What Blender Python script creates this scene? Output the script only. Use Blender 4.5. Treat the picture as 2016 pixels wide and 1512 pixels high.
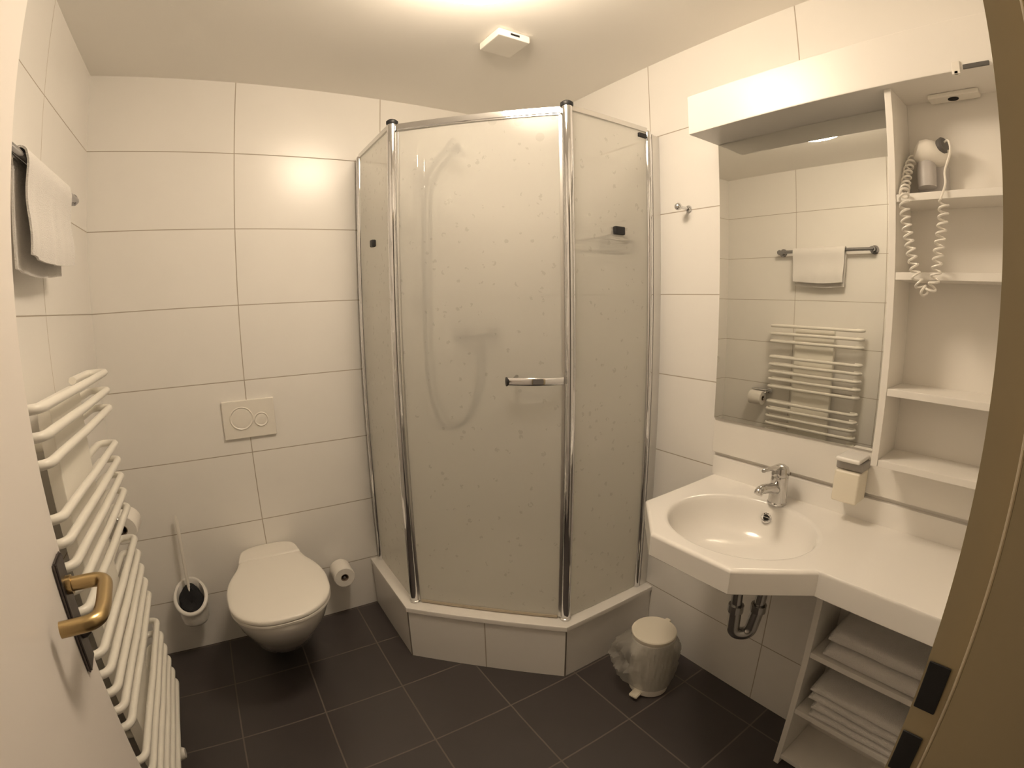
import bpy, bmesh, math, random
from mathutils import Vector, Matrix, noise

# ------------------------------------------------------------------ clear
for o in list(bpy.data.objects):
    bpy.data.objects.remove(o, do_unlink=True)
sc = bpy.context.scene
C = sc.collection
PI = math.pi
rnd = random.Random(7)

# ------------------------------------------------------------------ camera (wide-angle lens clipped on a phone: barrel distortion)
def make_camera():
    cd = bpy.data.cameras.new('camera')
    co = bpy.data.objects.new('camera', cd)
    C.objects.link(co)
    yaw, pitch, roll = (math.radians(a) for a in (-32.623111, -9.5625032, -0.845751))
    f = Vector((math.sin(-yaw) * math.cos(pitch), math.cos(yaw) * math.cos(pitch), math.sin(pitch)))
    rt = Vector((math.cos(yaw), math.sin(yaw), 0))
    up = rt.cross(f)
    R = math.cos(roll) * rt + math.sin(roll) * up
    U = -math.sin(roll) * rt + math.cos(roll) * up
    m = Matrix((R, U, -f)).transposed().to_4x4()
    m.translation = Vector((0.4780944, -2.1033426, 1.4250578))
    co.matrix_world = m
    cd.type = 'PANO'
    cd.panorama_type = 'FISHEYE_LENS_POLYNOMIAL'
    cd.fisheye_fov = math.radians(180)
    cd.fisheye_polynomial_k0 = 0
    cd.fisheye_polynomial_k1 = -0.0571131
    cd.fisheye_polynomial_k2 = -0.0002898
    cd.fisheye_polynomial_k3 = 4.8e-05
    cd.fisheye_polynomial_k4 = -1.0e-06
    cd.sensor_fit = 'HORIZONTAL'
    cd.sensor_width = 36
    cd.lens = 14.5
    cd.clip_start = 0.01
    sc.camera = co
make_camera()

# ------------------------------------------------------------------ world, view
w = bpy.data.worlds.new('world')
sc.world = w
w.use_nodes = True
w.node_tree.nodes['Background'].inputs[0].default_value = (1.0, 0.74, 0.50, 1)
w.node_tree.nodes['Background'].inputs[1].default_value = 0.05
sc.view_settings.view_transform = 'Standard'
sc.view_settings.look = 'None'
sc.view_settings.exposure = 1.36
sc.view_settings.gamma = 1.0
sc.view_settings.use_curve_mapping = False
sc.cycles.use_denoising = True
sc.cycles.max_bounces = 14
sc.cycles.diffuse_bounces = 7
sc.cycles.glossy_bounces = 6
sc.cycles.transmission_bounces = 8
sc.cycles.transparent_max_bounces = 16
sc.cycles.sample_clamp_indirect = 6.0
sc.cycles.caustics_reflective = False
sc.cycles.caustics_refractive = False
LAMP_STRENGTH = 17.0
LAMP_COLOR = (1.0, 0.82, 0.615)

# room: wall_back is y=0, wall_left x=0, wall_right x=W, door wall y=YD, camera stands in the doorway
W, H, YD = 1.9328, 2.3447, -2.05
ZR, TH, TW = 2.0513, 0.30, 0.6079

# ------------------------------------------------------------------ materials
def mat(name, color=(.8, .8, .8), rough=.5, metal=0., spec=.5, bump=0., bscale=40., coat=0.):
    m = bpy.data.materials.new(name)
    m.use_nodes = True
    nt = m.node_tree
    b = nt.nodes['Principled BSDF']
    b.inputs['Base Color'].default_value = (*color, 1)
    b.inputs['Roughness'].default_value = rough
    b.inputs['Metallic'].default_value = metal
    b.inputs['Specular IOR Level'].default_value = spec
    b.inputs['Coat Weight'].default_value = coat
    if bump:
        n = nt.nodes.new('ShaderNodeTexNoise')
        n.inputs['Scale'].default_value = bscale
        n.inputs['Detail'].default_value = 4
        tc = nt.nodes.new('ShaderNodeTexCoord')
        nt.links.new(tc.outputs['Object'], n.inputs['Vector'])
        bp = nt.nodes.new('ShaderNodeBump')
        bp.inputs['Strength'].default_value = bump
        bp.inputs['Distance'].default_value = .004
        nt.links.new(n.outputs['Fac'], bp.inputs['Height'])
        nt.links.new(bp.outputs['Normal'], b.inputs['Normal'])
    return m

def math_node(nt, op, a=None, b=None, c=None):
    n = nt.nodes.new('ShaderNodeMath')
    n.operation = op
    for i, v in enumerate((a, b, c)):
        if v is None:
            continue
        if hasattr(v, 'links'):
            nt.links.new(v, n.inputs[i])
        else:
            n.inputs[i].default_value = v
    return n.outputs[0]

def tile_mat(name, axis_u, off_u, size_u, axis_v, off_v, size_v, tile, grout, rough, joint=.0035, var=.03, bump=.35, spec=.5):
    """tiles laid out in metres in the room's own coordinates, a recessed joint between them"""
    m = bpy.data.materials.new(name)
    m.use_nodes = True
    nt = m.node_tree
    b = nt.nodes['Principled BSDF']
    g = nt.nodes.new('ShaderNodeNewGeometry')
    sep = nt.nodes.new('ShaderNodeSeparateXYZ')
    nt.links.new(g.outputs['Position'], sep.inputs[0])
    dist, cell = [], []
    for ax, off, size in ((axis_u, off_u, size_u), (axis_v, off_v, size_v)):
        if size is None:
            continue
        q = math_node(nt, 'DIVIDE', math_node(nt, 'SUBTRACT', sep.outputs[ax], off), size)
        fr = math_node(nt, 'FRACT', q)
        d = math_node(nt, 'MULTIPLY', math_node(nt, 'MINIMUM', fr, math_node(nt, 'SUBTRACT', 1.0, fr)), size)
        dist.append(d)
        cell.append(math_node(nt, 'FLOOR', q))
    d = dist[0] if len(dist) == 1 else math_node(nt, 'MINIMUM', dist[0], dist[1])
    mr = nt.nodes.new('ShaderNodeMapRange')
    nt.links.new(d, mr.inputs['Value'])
    mr.inputs['From Min'].default_value = joint * .42
    mr.inputs['From Max'].default_value = joint * .62
    h = mr.outputs['Result']
    cv = nt.nodes.new('ShaderNodeCombineXYZ')
    for i, cc in enumerate(cell):
        nt.links.new(cc, cv.inputs[i])
    wn = nt.nodes.new('ShaderNodeTexWhiteNoise')
    nt.links.new(cv.outputs[0], wn.inputs['Vector'])
    nz = nt.nodes.new('ShaderNodeTexNoise')
    nz.inputs['Scale'].default_value = 6
    nz.inputs['Detail'].default_value = 3
    nt.links.new(g.outputs['Position'], nz.inputs['Vector'])
    vv = math_node(nt, 'ADD', math_node(nt, 'MULTIPLY', math_node(nt, 'SUBTRACT', wn.outputs['Value'], .5), var),
                   math_node(nt, 'MULTIPLY', math_node(nt, 'SUBTRACT', nz.outputs['Fac'], .5), var * 1.5))
    hsv = nt.nodes.new('ShaderNodeHueSaturation')
    hsv.inputs['Color'].default_value = (*tile, 1)
    nt.links.new(math_node(nt, 'ADD', vv, 1.0), hsv.inputs['Value'])
    mx = nt.nodes.new('ShaderNodeMix')
    mx.data_type = 'RGBA'
    nt.links.new(h, mx.inputs['Factor'])
    mx.inputs['A'].default_value = (*grout, 1)
    nt.links.new(hsv.outputs[0], mx.inputs['B'])
    nt.links.new(mx.outputs['Result'], b.inputs['Base Color'])
    rr = math_node(nt, 'ADD', math_node(nt, 'MULTIPLY', math_node(nt, 'SUBTRACT', 1.0, h), .6), rough)
    nt.links.new(rr, b.inputs['Roughness'])
    b.inputs['Specular IOR Level'].default_value = spec
    bp = nt.nodes.new('ShaderNodeBump')
    bp.inputs['Strength'].default_value = bump
    bp.inputs['Distance'].default_value = .002
    nt.links.new(h, bp.inputs['Height'])
    nt.links.new(bp.outputs['Normal'], b.inputs['Normal'])
    return m

WT, WG = (.83, .81, .775), (.42, .37, .31)
M = {}
M['tile_back'] = tile_mat('tile_back', 0, .5485, TW, 2, ZR, TH, WT, WG, .27)
M['tile_right'] = tile_mat('tile_right', 1, -.835, TW, 2, ZR, TH, WT, WG, .27)
M['tile_left'] = tile_mat('tile_left', 1, -.545, TW, 2, ZR, TH, WT, WG, .27)
M['tile_front'] = tile_mat('tile_front', 0, .3, TW, 2, ZR, TH, WT, WG, .27)
M['tile_floor'] = tile_mat('tile_floor', 0, .3047, .3025, 1, -.3115, .3025, (.058, .049, .048), (.15, .125, .108), .42, joint=.005, var=.14, bump=.3)
M['ceiling'] = mat('ceiling_paint', (.86, .835, .79), .9, bump=.05, bscale=250)
M['white'] = mat('white_lacquer', (.80, .775, .735), .32)
M['board'] = mat('white_board', (.78, .755, .71), .38)
M['door_paint'] = mat('door_paint', (.84, .79, .745), .45)
M['ceramic'] = mat('white_ceramic', (.82, .80, .76), .10, coat=.3)
M['cast'] = mat('cast_mineral', (.82, .80, .765), .16, coat=.2)
M['plastic'] = mat('white_plastic', (.80, .77, .71), .28)
M['cream'] = mat('cream_plastic', (.76, .71, .60), .35)
M['radiator'] = mat('radiator_enamel', (.85, .825, .76), .28)
M['chrome'] = mat('chrome', (.74, .74, .75), .06, 1.0)
M['satin'] = mat('satin_aluminium', (.72, .71, .69), .30, 1.0)
M['rail'] = mat('dark_chrome', (.40, .40, .42), .14, 1.0)
M['tap'] = mat('tap_chrome', (.60, .59, .58), .10, 1.0)
M['dull'] = mat('dull_chrome', (.42, .41, .40), .22, 1.0)
M['brass'] = mat('worn_brass', (.52, .385, .19), .28, 1.0, bump=.08, bscale=60)
M['bronze'] = mat('dark_brass', (.13, .115, .11), .40, 1.0, bump=.06)
M['black'] = mat('black_rubber', (.012, .012, .014), .5)
M['dark'] = mat('dark_bristles', (.012, .012, .014), .8, bump=.6, bscale=300)
M['hole'] = mat('dark_hole', (.01, .009, .008), .9)
M['frame'] = mat('frame_paint', (.40, .335, .21), .5)
M['seal'] = mat('grey_seal', (.48, .42, .32), .6)
M['towel'] = mat('terry_cloth', (.84, .815, .785), .95, bump=.9, bscale=420, spec=.1)
M['paper'] = mat('tissue_paper', (.82, .79, .74), .95, bump=.3, bscale=150, spec=.1)
M['cardboard'] = mat('cardboard', (.25, .19, .14), .9)
M['grey'] = mat('grey_plastic', (.34, .32, .30), .4)
M['lightgrey'] = mat('light_grey_plastic', (.50, .48, .47), .4)
M['darkgrey'] = mat('dark_grey_plastic', (.10, .095, .09), .4)
M['tray'] = mat('shower_acrylic', (.82, .795, .75), .2)
M['joint'] = mat('dark_joint', (.17, .15, .13), .8)
M['lampbase'] = mat('lamp_base', (.8, .78, .75), .4)

def mirror_mat():
    m = bpy.data.materials.new('mirror_silver')
    m.use_nodes = True
    b = m.node_tree.nodes['Principled BSDF']
    b.inputs['Base Color'].default_value = (.86, .86, .82, 1)
    b.inputs['Metallic'].default_value = 1
    b.inputs['Roughness'].default_value = .012
    return m
M['mirror'] = mirror_mat()

def lamp_mat():
    m = bpy.data.materials.new('lit_opal_glass')
    m.use_nodes = True
    nt = m.node_tree
    nt.nodes.clear()
    e = nt.nodes.new('ShaderNodeEmission')
    e.inputs[0].default_value = (*LAMP_COLOR, 1)
    e.inputs[1].default_value = LAMP_STRENGTH
    o = nt.nodes.new('ShaderNodeOutputMaterial')
    nt.links.new(e.outputs[0], o.inputs[0])
    return m
M['lamp'] = lamp_mat()

def schlick(nt, f0, f90):
    lw = nt.nodes.new('ShaderNodeLayerWeight')
    lw.inputs[0].default_value = .5
    return math_node(nt, 'ADD', math_node(nt, 'MULTIPLY', math_node(nt, 'POWER', lw.outputs['Facing'], 5.0), f90), f0)

def frosted_mat():
    """structured shower glass: mostly scattering, a little blurred see-through, small clear specks in its pattern"""
    m = bpy.data.materials.new('frosted_glass')
    m.use_nodes = True
    nt = m.node_tree
    nt.nodes.clear()
    L = nt.links.new
    out = nt.nodes.new('ShaderNodeOutputMaterial')
    g = nt.nodes.new('ShaderNodeNewGeometry')
    tl = nt.nodes.new('ShaderNodeBsdfTranslucent')
    tl.inputs[0].default_value = (.985, .985, .965, 1)
    df = nt.nodes.new('ShaderNodeBsdfDiffuse')
    df.inputs[0].default_value = (.95, .945, .92, 1)
    rf = nt.nodes.new('ShaderNodeBsdfRefraction')
    rf.inputs['Color'].default_value = (.97, .97, .93, 1)
    rf.inputs['Roughness'].default_value = .13
    rf.inputs['IOR'].default_value = 1.16
    tr = nt.nodes.new('ShaderNodeBsdfTransparent')
    tr.inputs[0].default_value = (.97, .97, .94, 1)
    gl = nt.nodes.new('ShaderNodeBsdfGlossy')
    gl.inputs['Roughness'].default_value = .16
    m1 = nt.nodes.new('ShaderNodeMixShader')
    m1.inputs[0].default_value = .30
    L(tl.outputs[0], m1.inputs[1])
    L(df.outputs[0], m1.inputs[2])
    m2 = nt.nodes.new('ShaderNodeMixShader')
    m2.inputs[0].default_value = .24
    L(m1.outputs[0], m2.inputs[1])
    L(rf.outputs[0], m2.inputs[2])
    # clear specks of the pattern
    vo = nt.nodes.new('ShaderNodeTexVoronoi')
    vo.inputs['Scale'].default_value = 34
    L(g.outputs['Position'], vo.inputs['Vector'])
    sp = nt.nodes.new('ShaderNodeSeparateColor')
    L(vo.outputs['Color'], sp.inputs[0])
    pick = math_node(nt, 'GREATER_THAN', sp.outputs[0], .62)
    rad = math_node(nt, 'LESS_THAN', vo.outputs['Distance'], math_node(nt, 'ADD', math_node(nt, 'MULTIPLY', sp.outputs[1], .25), .16))
    nz = nt.nodes.new('ShaderNodeTexNoise')
    nz.inputs['Scale'].default_value = 70
    L(g.outputs['Position'], nz.inputs['Vector'])
    br = math_node(nt, 'GREATER_THAN', nz.outputs['Fac'], .53)
    mask = math_node(nt, 'MULTIPLY', math_node(nt, 'MULTIPLY', pick, rad), math_node(nt, 'MULTIPLY', br, .30))
    # rounder dried-drop marks in the upper right of the door
    v2 = nt.nodes.new('ShaderNodeTexVoronoi')
    v2.inputs['Scale'].default_value = 17
    v2.inputs['Randomness'].default_value = .8
    L(g.outputs['Position'], v2.inputs['Vector'])
    s2 = nt.nodes.new('ShaderNodeSeparateColor')
    L(v2.outputs['Color'], s2.inputs[0])
    ps = nt.nodes.new('ShaderNodeSeparateXYZ')
    L(g.outputs['Position'], ps.inputs[0])
    where = math_node(nt, 'MULTIPLY', math_node(nt, 'GREATER_THAN', ps.outputs[0], 1.27), math_node(nt, 'LESS_THAN', ps.outputs[0], 1.50))
    zf = nt.nodes.new('ShaderNodeMapRange')
    L(ps.outputs[2], zf.inputs['Value'])
    zf.inputs['From Min'].default_value = 1.68
    zf.inputs['From Max'].default_value = 1.95
    drop = math_node(nt, 'MULTIPLY', math_node(nt, 'LESS_THAN', v2.outputs['Distance'], .26), math_node(nt, 'GREATER_THAN', s2.outputs[0], .35))
    marks = math_node(nt, 'MULTIPLY', math_node(nt, 'MULTIPLY', where, drop), math_node(nt, 'MULTIPLY', zf.outputs['Result'], .26))
    mask = math_node(nt, 'MAXIMUM', math_node(nt, 'MAXIMUM', mask, marks), .17)
    m3 = nt.nodes.new('ShaderNodeMixShader')
    L(mask, m3.inputs[0])
    L(m2.outputs[0], m3.inputs[1])
    L(tr.outputs[0], m3.inputs[2])
    fr2 = schlick(nt, .022, .45)
    m4 = nt.nodes.new('ShaderNodeMixShader')
    L(fr2, m4.inputs[0])
    L(m3.outputs[0], m4.inputs[1])
    L(gl.outputs[0], m4.inputs[2])
    L(m4.outputs[0], out.inputs[0])
    return m
M['frosted'] = frosted_mat()

def clear_face_mat():
    m = bpy.data.materials.new('clear_glass_face')
    m.use_nodes = True
    nt = m.node_tree
    nt.nodes.clear()
    out = nt.nodes.new('ShaderNodeOutputMaterial')
    tr = nt.nodes.new('ShaderNodeBsdfTransparent')
    tr.inputs[0].default_value = (.99, .99, .98, 1)
    gl = nt.nodes.new('ShaderNodeBsdfGlossy')
    gl.inputs['Roughness'].default_value = .05
    mx = nt.nodes.new('ShaderNodeMixShader')
    nt.links.new(schlick(nt, .02, .5), mx.inputs[0])
    nt.links.new(tr.outputs[0], mx.inputs[1])
    nt.links.new(gl.outputs[0], mx.inputs[2])
    nt.links.new(mx.outputs[0], out.inputs[0])
    return m
M['clear'] = clear_face_mat()

def bag_mat():
    m = bpy.data.materials.new('thin_bag_film')
    m.use_nodes = True
    nt = m.node_tree
    nt.nodes.clear()
    L = nt.links.new
    out = nt.nodes.new('ShaderNodeOutputMaterial')
    tr = nt.nodes.new('ShaderNodeBsdfTransparent')
    tr.inputs[0].default_value = (.9, .9, .88, 1)
    tl = nt.nodes.new('ShaderNodeBsdfTranslucent')
    tl.inputs[0].default_value = (.8, .78, .74, 1)
    gl = nt.nodes.new('ShaderNodeBsdfGlossy')
    gl.inputs['Roughness'].default_value = .14
    df = nt.nodes.new('ShaderNodeBsdfDiffuse')
    df.inputs[0].default_value = (.75, .73, .70, 1)
    a = nt.nodes.new('ShaderNodeMixShader')
    a.inputs[0].default_value = .5
    L(tl.outputs[0], a.inputs[1])
    L(df.outputs[0], a.inputs[2])
    b = nt.nodes.new('ShaderNodeMixShader')
    b.inputs[0].default_value = .33
    L(tr.outputs[0], b.inputs[1])
    L(a.outputs[0], b.inputs[2])
    c = nt.nodes.new('ShaderNodeMixShader')
    c.inputs[0].default_value = .09
    L(b.outputs[0], c.inputs[1])
    L(gl.outputs[0], c.inputs[2])
    L(c.outputs[0], out.inputs[0])
    return m
M['bag'] = bag_mat()

# ------------------------------------------------------------------ mesh helpers (all in room coordinates)
class MB:
    def __init__(s):
        s.v, s.f, s.mi = [], [], []
        s.cur = 0
    def add(s, vs, fs):
        n = len(s.v)
        s.v += [Vector(v) for v in vs]
        for f in fs:
            s.f.append([n + i for i in f])
            s.mi.append(s.cur)
        return s
    def box(s, x0, x1, y0, y1, z0, z1, bev=0., seg=2, m=None):
        bm = bmesh.new()
        bmesh.ops.create_cube(bm, size=1)
        for v in bm.verts:
            v.co = Vector(((x0 + x1) / 2 + v.co.x * (x1 - x0), (y0 + y1) / 2 + v.co.y * (y1 - y0), (z0 + z1) / 2 + v.co.z * (z1 - z0)))
        if bev:
            bmesh.ops.bevel(bm, geom=bm.edges[:], offset=bev, segments=seg, profile=.5, affect='EDGES')
        return s.from_bm(bm, m)
    def from_bm(s, bm, m=None):
        bm.verts.index_update()
        s.add([(m @ v.co if m else v.co) for v in bm.verts], [[v.index for v in f.verts] for f in bm.faces])
        bm.free()
        return s
    def prism(s, pts, z0, z1, bev=0., seg=2):
        """vertical prism over a plan outline"""
        bm = bmesh.new()
        vs = [bm.verts.new((p[0], p[1], z0)) for p in pts]
        f = bm.faces.new(vs)
        r = bmesh.ops.extrude_face_region(bm, geom=[f])
        for e in r['geom']:
            if isinstance(e, bmesh.types.BMVert):
                e.co.z = z1
        bmesh.ops.recalc_face_normals(bm, faces=bm.faces[:])
        if bev:
            bmesh.ops.bevel(bm, geom=bm.edges[:], offset=bev, segments=seg, profile=.5, affect='EDGES')
        return s.from_bm(bm)
    def tube(s, path, r, n=12, caps=True, closed=False):
        path = [Vector(p) for p in path]
        N = len(path)
        rs = r if isinstance(r, (list, tuple)) else [r] * N
        T = []
        for i in range(N):
            a = path[(i - 1) % N] if (closed or i > 0) else path[i]
            b = path[(i + 1) % N] if (closed or i < N - 1) else path[i]
            t = b - a
            T.append(t.normalized() if t.length > 1e-9 else Vector((0, 0, 1)))
        up = Vector((0, 0, 1)) if abs(T[0].z) < .9 else Vector((1, 0, 0))
        nrm = (up - T[0] * up.dot(T[0])).normalized()
        vs, fs = [], []
        for i in range(N):
            nrm = (nrm - T[i] * nrm.dot(T[i])).normalized()
            bi = T[i].cross(nrm)
            for k in range(n):
                a = 2 * PI * k / n
                vs.append(path[i] + (nrm * math.cos(a) + bi * math.sin(a)) * rs[i])
        for i in range(N if closed else N - 1):
            j = (i + 1) % N
            for k in range(n):
                l = (k + 1) % n
                fs.append([i * n + k, i * n + l, j * n + l, j * n + k])
        if caps and not closed:
            fs.append(list(range(n))[::-1])
            fs.append([(N - 1) * n + k for k in range(n)])
        return s.add(vs, fs)
    def lathe(s, prof, origin=(0, 0, 0), axis=(0, 0, 1), n=32, sx=1., sy=1.):
        """prof: (radius, height) pairs along axis; a radius of 0 closes the end"""
        ax = Vector(axis).normalized()
        q = Vector((0, 0, 1)).rotation_difference(ax)
        o = Vector(origin)
        vs, fs, rings = [], [], []
        for r, h in prof:
            if r < 1e-6:
                rings.append([len(vs)])
                vs.append(o + q @ Vector((0, 0, h)))
            else:
                rings.append(list(range(len(vs), len(vs) + n)))
                for k in range(n):
                    a = 2 * PI * k / n
                    vs.append(o + q @ Vector((r * sx * math.cos(a), r * sy * math.sin(a), h)))
        for a, b in zip(rings, rings[1:]):
            if len(a) == 1 and len(b) == 1:
                continue
            for k in range(n):
                l = (k + 1) % n
                if len(a) == 1:
                    fs.append([a[0], b[l], b[k]])
                elif len(b) == 1:
                    fs.append([a[k], a[l], b[0]])
                else:
                    fs.append([a[k], a[l], b[l], b[k]])
        return s.add(vs, fs)
    def rings(s, rings, cap0=True, cap1=True):
        """loft through rings of the same count"""
        n = len(rings[0])
        vs = [p for r in rings for p in r]
        fs = []
        for i in range(len(rings) - 1):
            for k in range(n):
                l = (k + 1) % n
                fs.append([i * n + k, i * n + l, (i + 1) * n + l, (i + 1) * n + k])
        if cap0:
            fs.append(list(range(n))[::-1])
        if cap1:
            fs.append([(len(rings) - 1) * n + k for k in range(n)])
        return s.add(vs, fs)
    def jitter(s, amp, freq, seed=0):
        for v in s.v:
            p = v * freq + Vector((seed * 3.1, seed * 1.7, seed))
            v += Vector(noise.noise_vector(p)) * amp
        return s

def build(name, mb, mats, parent=None, smooth=True, angle=35, fix=True):
    """link the collected shape as one mesh object"""
    if not isinstance(mats, (list, tuple)):
        mats = [mats]
    off = Vector(parent['_at']) if parent is not None and '_at' in parent else None
    if off is None:
        lo = Vector((min(v.x for v in mb.v), min(v.y for v in mb.v), min(v.z for v in mb.v)))
        hi = Vector((max(v.x for v in mb.v), max(v.y for v in mb.v), max(v.z for v in mb.v)))
        off = Vector(((lo.x + hi.x) / 2, (lo.y + hi.y) / 2, lo.z))
    me = bpy.data.meshes.new(name)
    me.from_pydata([v - off for v in mb.v], [], mb.f)
    for m in mats:
        me.materials.append(m)
    for p, i in zip(me.polygons, mb.mi):
        p.material_index = i
    bm = bmesh.new()
    bm.from_mesh(me)
    if fix:
        bmesh.ops.recalc_face_normals(bm, faces=bm.faces[:])
    if smooth:
        lim = math.radians(angle)
        for f in bm.faces:
            f.smooth = True
        for e in bm.edges:
            if len(e.link_faces) == 2:
                e.smooth = e.calc_face_angle(0) < lim
    bm.to_mesh(me)
    bm.free()
    o = bpy.data.objects.new(name, me)
    C.objects.link(o)
    if smooth and len(me.polygons) < 4000:
        wn = o.modifiers.new('weighted_normals', 'WEIGHTED_NORMAL')
        wn.keep_sharp = True
        wn.weight = 100
    if parent is not None:
        o.parent = parent
        o['_at'] = tuple(off)
    else:
        o.location = off
        o['_at'] = tuple(off)
    return o

def thing(name, label, cat, at=(0, 0, 0), group=None, kind=None):
    o = bpy.data.objects.new(name, None)
    o.empty_display_size = .05
    C.objects.link(o)
    o.location = at
    o['_at'] = tuple(at)
    return tag(o, label, cat, group, kind)

def tag(o, label, cat, group=None, kind=None):
    o['label'] = label
    o['category'] = cat
    if group:
        o['group'] = group
    if kind:
        o['kind'] = kind
    return o

def arc(c, r, a0, a1, n, plane='xy', z=0.):
    out = []
    for i in range(n + 1):
        a = math.radians(a0 + (a1 - a0) * i / n)
        u, v = c[0] + r * math.cos(a), c[1] + r * math.sin(a)
        out.append((u, v, z) if plane == 'xy' else ((z, u, v) if plane == 'yz' else (u, z, v)))
    return out

def bez(p0, p1, p2, p3, n=16):
    p0, p1, p2, p3 = map(Vector, (p0, p1, p2, p3))
    return [p0 * (1 - t) ** 3 + p1 * 3 * t * (1 - t) ** 2 + p2 * 3 * t * t * (1 - t) + p3 * t ** 3 for t in [i / n for i in range(n + 1)]]

def fillet(pts, r, n=6):
    """polyline with rounded corners"""
    pts = [Vector(p) for p in pts]
    out = [pts[0]]
    for a, b, c in zip(pts, pts[1:], pts[2:]):
        d1, d2 = (a - b), (c - b)
        rr = min(r, d1.length * .49, d2.length * .49)
        p, q = b + d1.normalized() * rr, b + d2.normalized() * rr
        for i in range(n + 1):
            t = i / n
            out.append(p * (1 - t) ** 2 + b * 2 * t * (1 - t) + q * t * t)
    out.append(pts[-1])
    return out

def catmull(pts, n=10):
    pts = [Vector(p) for p in pts]
    P = [pts[0] * 2 - pts[1]] + pts + [pts[-1] * 2 - pts[-2]]
    out = []
    for i in range(1, len(P) - 2):
        for k in range(n):
            t = k / n
            a, b, c, d = P[i - 1], P[i], P[i + 1], P[i + 2]
            out.append(.5 * ((2 * b) + (c - a) * t + (2 * a - 5 * b + 4 * c - d) * t * t + (3 * b - 3 * c + d - a) * t ** 3))
    out.append(P[-2])
    return out

def struct(name, mb, m, label, cat, **kw):
    o = build(name, mb, m, smooth=False, **kw)
    return tag(o, label, cat, kind='structure')

# ================================================================== THE ROOM
T_ = .12
DX0, DX1, DZ = .235, 1.03, 2.02        # door opening
struct('floor', MB().box(-T_, W + T_, YD - .9, T_, -.1, 0), M['tile_floor'], 'dark anthracite square floor tiles with grey joints', 'floor')
struct('ceiling', MB().box(-T_, W + T_, YD - T_, T_, H, H + .1), M['ceiling'], 'plain painted ceiling above the tiled walls', 'ceiling')
struct('wall_back', MB().box(-T_, W + T_, 0, T_, 0, H), M['tile_back'], 'white tiled wall behind the toilet', 'wall')
struct('wall_right', MB().box(W, W + T_, YD - T_, 0, 0, H), M['tile_right'], 'white tiled wall behind the washbasin and mirror', 'wall')
struct('wall_left', MB().box(-T_, 0, YD - T_, 0, 0, H), M['tile_left'], 'white tiled wall behind the towel radiator', 'wall')
YF = YD - .0067                        # room face of the door wall
wf = MB()
wf.box(0, DX0 - .03, YF - T_, YF, 0, H)
wf.box(DX1 + .012, W, YF - T_, YF, 0, H)
wf.box(DX0 - .03, DX1 + .012, YF - T_, YF, DZ + .03, H)
struct('wall_front', wf, M['tile_front'], 'wall around the bathroom doorway', 'wall')

# door frame: rebate, stop and reveal of the latch side, with the strike plates
fr = thing('trim_1', 'olive beige steel door frame at the right edge of the photo', 'door frame', (DX1, YF, 0), kind='structure')
j = MB()
j.prism([(DX1, YF + .006), (DX1, YF - .032), (DX1 - .016, YF - .032), (DX1 - .016, YF - T_ - .01), (DX1 + .07, YF - T_ - .01),
         (DX1 + .07, YF - T_ - .001), (DX1 + .011, YF - T_ - .001), (DX1 + .011, YF + .0005), (DX1 + .07, YF + .0005), (DX1 + .07, YF + .006)][::-1], 0, DZ + .05)
build('jamb', j, M['frame'], fr, smooth=False)
j = MB()
j.box(DX0 - .028, DX0 - .006, YF - T_ - .01, YF + .006, 0, DZ + .05)
j.box(DX0 - .006, DX0 + .012, YF - T_ - .01, YF - .05, 0, DZ)
build('jamb', j, M['frame'], fr, smooth=False)
j = MB()
j.box(DX0 - .006, DX1 - .001, YF - T_ - .01, YF - .05, DZ, DZ + .045)
build('head', j, M['frame'], fr, smooth=False)
build('seal', MB().tube([(DX1 - .0025, YF - .0297, .0005), (DX1 - .0025, YF - .0297, DZ - .01)], .0021, 8), M['seal'], fr).__setitem__('label', 'thin grey rubber seal')
for z0, z1 in ((1.003, 1.066), (.905, .966)):
    s = MB().box(DX1 - .0035, DX1 - .0006, YF - .0205, YF + .0035, z0, z1, .0012)
    build('strike_plate', s, M['black'], fr).__setitem__('label', 'black strike plate')

# ================================================================== CEILING LAMP AND VENT
LX, LY = 1.03, -1.12
lm = thing('ceiling_lamp', 'round lit ceiling lamp just above the frame, lighting the whole room', 'lamp', (LX, LY, H))
build('lamp_base', MB().lathe([(0, 0), (.10, 0), (.10, -.016), (.0, -.016)], (LX, LY, H - .0005), n=48), M['lampbase'], lm)
prof = [(.155 * math.sin(a) ** .6, -.074 + .068 * math.copysign(abs(math.cos(a)) ** .75, math.cos(a))) for a in [PI * (.16 + .84 * i / 20) for i in range(21)]]
build('lamp_glass', MB().lathe(prof, (LX, LY, H), n=32), M['lamp'], lm)

vt = thing('ceiling_vent', 'small square white extractor box on the ceiling near the shower', 'vent', (1.371, -.692, H))
v = MB().box(1.308, 1.434, -.757, -.627, H - .028, H - .0005, .006)
build('housing', v, M['plastic'], vt)
v = MB()
v.box(1.355, 1.390, -.7585, -.7572, H - .018, H - .011)
build('slot', v, M['hole'], vt)

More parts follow.
